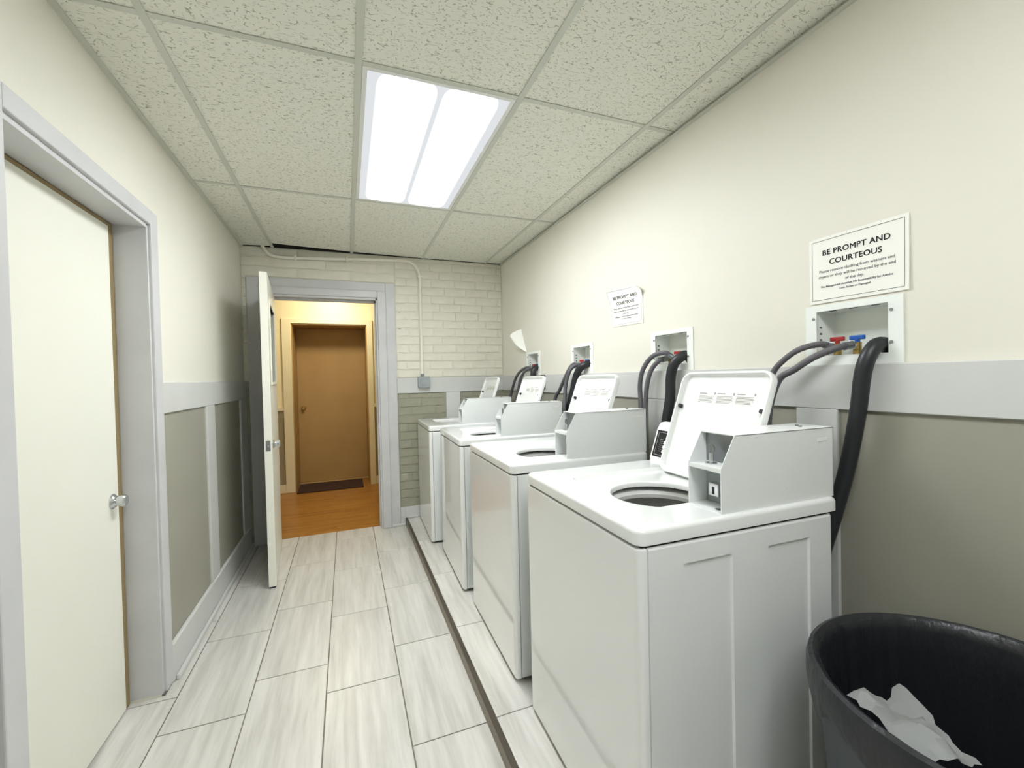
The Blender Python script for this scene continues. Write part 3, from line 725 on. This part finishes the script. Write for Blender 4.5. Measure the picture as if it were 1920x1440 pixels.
hose('supply_hose', [(1.446, 3.344, 1.398), (1.41, 3.35, 1.40), (1.39, 3.432, 1.37), (1.38, 3.524, 1.302), (1.375, 3.63, 1.158), (1.33, 3.64, .95), (1.29, 3.64, .8)], .012, 'hose', 'left dark hose from the farthest box', SG)
hose('supply_hose', [(1.446, 3.281, 1.398), (1.40, 3.286, 1.387), (1.38, 3.335, 1.355), (1.38, 3.412, 1.288), (1.375, 3.469, 1.163), (1.33, 3.50, .95), (1.29, 3.52, .8)], .012, 'hose', 'right dark hose from the farthest box', SG)
hose('drain_hose', [(1.50, 3.195, 1.374), (1.46, 3.19, 1.40), (1.42, 3.18, 1.393), (1.40, 3.175, 1.36), (1.398, 3.172, 1.3), (1.39, 3.17, 1.18), (1.36, 3.22, .9), (1.32, 3.34, .7)], .023, 'drain', 'thick black drain hose of the farthest box', DG, False)

# wall outlet and plug behind the third washer
t = thing('wall_outlet', 'small brown wall outlet with a black plug on the rail', 'outlet', (XR - T, 3.06, 1.25))
obj('cover_plate', bx(XR - T - .005, XR - T, 3.02, 3.10, 1.225, 1.338, bev=.002), M['outlet'], t, True)
obj('plug', bx(XR - T - .04, XR - T - .004, 3.035, 3.075, 1.235, 1.27, bev=.006), M['black'], t, True)
obj('cord', tube(B(), [(XR - T - .03, 3.055, 1.238), (XR - T - .03, 3.055, 1.18), (XR - T - .02, 3.04, 1.0), (XR - T - .02, 3.02, .7)], .005, 8, 5), M['black'], t, True, smooth=True)

# ================================================================== NOTICES
def text_mesh(body, size, bold=0.0):
    cu = bpy.data.curves.new('text', 'FONT'); cu.body = body; cu.size = size; cu.align_x = 'CENTER'; cu.resolution_u = 3; cu.offset = bold; cu.space_character = 1.03 if size > .02 else 1.0
    o = bpy.data.objects.new('text', cu); COL.objects.link(o)
    bpy.context.view_layer.update(); dg = bpy.context.evaluated_depsgraph_get()
    me = bpy.data.meshes.new_from_object(o.evaluated_get(dg)); bpy.data.objects.remove(o); bpy.data.curves.remove(cu); return me
def notice(fn, name, label, cat, group, W=.279, H=.216):
    """fn(u, v, lift) -> world point; u left to right, v bottom to top"""
    t = thing(name, label, cat, fn(.5, 0, 0), group=group)
    nu, nv = 14, 12
    bm = B(); g = [[bm.verts.new(fn(i / nu, j / nv, 0)) for i in range(nu + 1)] for j in range(nv + 1)]
    for j in range(nv):
        for i in range(nu): bm.faces.new((g[j][i], g[j][i + 1], g[j + 1][i + 1], g[j + 1][i]))
    obj('sheet', bm, M['paper'], t, True)
    def lay(me, nm, m):
        for vt in me.vertices:
            u, v = .5 + vt.co.x / W, vt.co.y / H
            vt.co = Vector(fn(u, v, .0008))
        bm = B(); bm.from_mesh(me); obj(nm, bm, m, t, True); bpy.data.meshes.remove(me)
    LS = [('BE PROMPT AND', .0245, .156, .0, 'heading', 'ink'), ('COURTEOUS', .0245, .123, .0, 'heading', 'ink'),
          ('Please remove clothing from washers and', .0126, .099, .0001, 'message', 'greyink'), ('dryers or they will be removed by the end', .0126, .082, .0001, 'message', 'greyink'),
          ('of the day.', .0126, .065, .0001, 'message', 'greyink'),
          ('The Management Assumes No Responsibility for Articles', .0088, .050, .0002, 'small_print', 'greyink'), ('Lost, Stolen or Damaged', .0088, .037, .0002, 'small_print', 'greyink')]
    for body, size, y, bold, nm, ink in LS:
        me = text_mesh(body, size, bold)
        if nm == 'heading':      # heavier strokes: three overlaid impressions
            b2 = B()
            for dx, dy in ((-.00055, 0), (.00055, 0), (0, .0004), (0, -.0004)):
                mm = me.copy(); mm.transform(Matrix.Translation((dx, dy, 0))); b2.from_mesh(mm); bpy.data.meshes.remove(mm)
            b2.to_mesh(me); b2.free()
        for vt in me.vertices: vt.co.y += y
        lay(me, nm, M[ink])
    e = .010; q = .0011; bm = B()
    for a, b, c, d in [(-W / 2 + e, W / 2 - e, e, e + q), (-W / 2 + e, W / 2 - e, H - e - q, H - e), (-W / 2 + e, -W / 2 + e + q, e, H - e), (W / 2 - e - q, W / 2 - e, e, H - e)]:
        k = 16
        for i in range(k):
            if b - a > d - c: p0, p1 = a + (b - a) * i / k, a + (b - a) * (i + 1) / k; r = (p0, p1, c, d)
            else: p0, p1 = c + (d - c) * i / k, c + (d - c) * (i + 1) / k; r = (a, b, p0, p1)
            bm.faces.new([bm.verts.new((x, y, 0)) for x, y in ((r[0], r[2]), (r[1], r[2]), (r[1], r[3]), (r[0], r[3]))])
    me = bpy.data.meshes.new('b'); bm.to_mesh(me); bm.free(); lay(me, 'border', M['ink'])
    return t
NG = 'paper notices on the right wall'
def f1(u, v, l):
    wv = .0012 * math.sin(u * 5) * v + .004 * max(0, u - .9) * 10 * (1 - v) ** 2 * .6
    return (XR - .0195 * max(0, 1 - v * 6) * 0 - .004 - wv - l, .985 - .272 * u, 1.541 + .210 * v)
notice(f1, 'notice', 'large flat notice just above the nearest outlet box', 'notice', NG)
def f2(u, v, l):
    lift = .045 * (1 - u) ** 1.5 * max(0, v) ** 2.5
    k = max(0.0, u + .8 * v - 1.5); curl = k * k * .55
    return (XR - .003 - lift - curl - l, 2.132 - .283 * u - curl * .55 + .0 * v, 1.600 + .206 * v - .006 * u - curl * .55)
notice(f2, 'notice', 'smaller looking notice with curling corners above the second box', 'notice', NG)
# peeling sheet
t = thing('peeling_paper', 'peeling paper curling off the wall near the far corner', 'paper', (XR - .003, 3.5, 1.54), group=None)
FL = [Vector((XR - .002, 3.665, 1.60)), Vector((XR - .002, 3.40, 1.535)), Vector((XR - .002, 3.515, 1.748))]
def patch(fn, n_):
    bm = B(); g = [[bm.verts.new(fn(i / n_, j / n_)) for i in range(n_ + 1)] for j in range(n_ + 1)]
    for j in range(n_):
        for i in range(n_): bm.faces.new((g[j][i], g[j][i + 1], g[j + 1][i + 1], g[j + 1][i]))
    return bm
def flat3(u, v):      # the part still stuck to the wall
    p = FL[0].lerp(FL[1], u); q = FL[2]; return p.lerp(q, v)
def flap3(u, v):      # the corner that has rolled off and hangs over
    p = FL[1].lerp(FL[2], u); tip = Vector((XR - .085, 3.545, 1.655)); q = p.lerp(tip, v)
    q.x -= .05 * math.sin(v * PI) * (.4 + .6 * u); return q
obj('sheet', patch(flat3, 10), M['paper'], t, True)
obj('rolled_corner', patch(flap3, 10), M['paper'], t, True)
bm = B()
for k in range(6):
    for q in range(2):
        u0, u1 = (.18, .52) if q == 0 else (.56, .9)
        v0 = .06 + .055 * k
        c_ = [flat3(u0, v0), flat3(u1, v0), flat3(u1, v0 + .02), flat3(u0, v0 + .02)]
        bm.faces.new([bm.verts.new(p + Vector((-.0008, 0, 0))) for p in c_])
obj('print', bm, M['greyink'], t, True)

# ================================================================== CONDUIT + JUNCTION BOX
yc = YB - .024
ct = thing('conduit', 'white painted conduit running along and down the brick wall', 'conduit', (.648, yc, 1.36))
obj('pipe', tube(B(), [(-.62, yc, 2.47), (-.60, yc, 2.42), (-.555, yc, 2.372), (-.48, yc, 2.357), (-.3, yc, 2.362), (0, yc, 2.378), (.3, yc, 2.392), (.47, yc, 2.40), (.56, yc, 2.392), (.62, yc, 2.345), (.646, yc, 2.27), (.648, yc, 2.1), (.648, yc, 1.8), (.648, yc, 1.5), (.650, yc, 1.352)], .0145, 14, 8), M['conduit'], ct, True, smooth=True)
for x, z in ((-.37, 2.36), (.03, 2.379)):
    obj('strap', bx(x - .009, x + .009, yc - .0165, YB + .001, z - .024, z + .0165, bev=.002), M['conduit'], ct, True)
obj('strap', bx(.630, .667, yc - .0165, YB + .001, 2.255, 2.272, bev=.002), M['conduit'], ct, True)
for x0, x1, z in ((.425, .452, 2.3985), (.30, .325, 2.3925)): obj('coupling', cyl(B(), (x0, yc, z), (x1, yc, z + .001), .0175, n=18), M['conduit'], ct, True)
jb = thing('junction_box', 'grey metal junction box below the conduit', 'junction box', (.66, YB - T, 1.245))
obj('box', bx(.606, .714, YB - T - .042, YB - T, 1.247, 1.349, bev=.008), M['boxgrey'], jb, True, smooth=True)
cv = obj('cover', (lambda b: (ring_faces(b, [[(p.x, yy, p.y) for p in rrect(.606 + d, .714 - d, 1.247 + d, 1.349 - d, .016)] for yy, d in ((YB - T - .042, .001), (YB - T - .047, .002), (YB - T - .049, .006))], True, True), b)[1])(B()), M['boxgrey'], jb, True, smooth=True)
bm = B(); lathe(bm, [(.032, 0), (.032, -.004), (.024, -.006), (.0005, -.006)], (.66, YB - T - .049, 1.298), 'Y', 24); obj('knockout', bm, M['boxgrey'], cv, True, smooth=True)
for x in (.614, .706):
    for z in (1.255, 1.341): obj('screw', cyl(B(), (x, YB - T - .05, z), (x, YB - T - .045, z), .005, n=10), M['steel'], jb, True)
obj('connector', cyl(B(), (.65, yc, 1.345), (.65, yc, 1.375), .016, n=16), M['steel'], jb, True)

# ================================================================== TRASH CAN
CX, CY, KR, KZ = 1.134, .432, 1.06, .008
tc = thing('trash_can', 'charcoal round trash can with a black liner, beside the washer', 'trash can', (CX, CY, PZ))
o0 = (CX, CY, 0)
obj('can_body', lathe(B(), [(r * KR, z + (KZ if z > .3 else 0)) for r, z in [(.0005, PZ + .002), (.205, PZ + .002), (.212, PZ + .012), (.24, .36), (.262, .61), (.264, .63), (.272, .634), (.272, .672), (.266, .684), (.258, .684), (.256, .66), (.232, .36), (.2, PZ + .02), (.0005, PZ + .018)]], o0, n=64), M['can'], tc, True, smooth=True)
def liner():
    bm = B(); n = 160; rng = random.Random(3)
    ph = [rng.uniform(0, 6.28) for _ in range(8)]
    fr = [7, 13, 19, 31, 43, 57, 71, 5]
    def wob(a, lo, hi): return sum(math.sin(fr[i] * a + ph[i]) / (1 + .12 * i) for i in range(lo, hi))
    prof = [(.274, .612, .006, 1), (.279, .63, .004, .7), (.2815, .655, .0025, .3), (.281, .675, .0012, 0), (.277, .689, .0008, 0), (.269, .693, .0008, 0), (.259, .687, .0015, 0), (.25, .665, .003, 0), (.244, .61, .0045, 0), (.238, .52, .006, 0), (.228, .40, .008, 0), (.21, .27, .010, 0), (.16, .19, .012, 0), (.06, .17, .006, 0), (.0008, .168, 0, 0)]
    loops = []
    for r, z, am, hem in prof:
        lp = []
        for i in range(n):
            a = 2 * PI * i / n
            rr = r * KR + am * (.55 * wob(a, 2, 7) / 2.2)
            zz = z + KZ + hem * (.012 * wob(a, 0, 3) - .01) 
            lp.append((CX + rr * math.cos(a), CY + rr * math.sin(a), zz))
        loops.append(lp)
    ring_faces(bm, loops); return bm
obj('liner', liner(), M['liner'], tc, True, smooth=True, label='black plastic bin liner')
for s_ in (-1, 1):
    bm = B(); x = CX + s_ * .0; 
    tube(bm, [(CX + .07 * s_ - .0, CY - .272, .58), (CX + .06 * s_, CY - .297, .57), (CX, CY - .3, .565)], .009, 10, 6)
    obj('handle', bm, M['can'], tc, True, smooth=True)
# crumpled tissue
rng = random.Random(11); bm = B(); n_ = 10
Pc = [Vector((.985, .60, .625)), Vector((1.15, .595, .60)), Vector((1.10, .435, .575)), Vector((.985, .46, .60))]
g = []
for j in range(n_ + 1):
    row = []
    for i in range(n_ + 1):
        u, v = i / n_, j / n_
        p = (Pc[0] * (1 - u) + Pc[1] * u) * (1 - v) + (Pc[3] * (1 - u) + Pc[2] * u) * v
        z = .018 * math.sin(7 * u + 2 * v) * math.sin(5 * v + 1) + rng.uniform(-.006, .006)
        row.append(bm.verts.new(p + Vector((rng.uniform(-.005, .005), rng.uniform(-.005, .005), z))))
    g.append(row)
for j in range(n_):
    for i in range(n_): bm.faces.new((g[j][i], g[j][i + 1], g[j + 1][i + 1], g[j + 1][i]))
bmesh.ops.solidify(bm, geom=bm.faces[:], thickness=.0006)
tag(obj('tissue', bm, M['tissue'], smooth=True), 'crumpled white tissue inside the trash can', 'tissue')
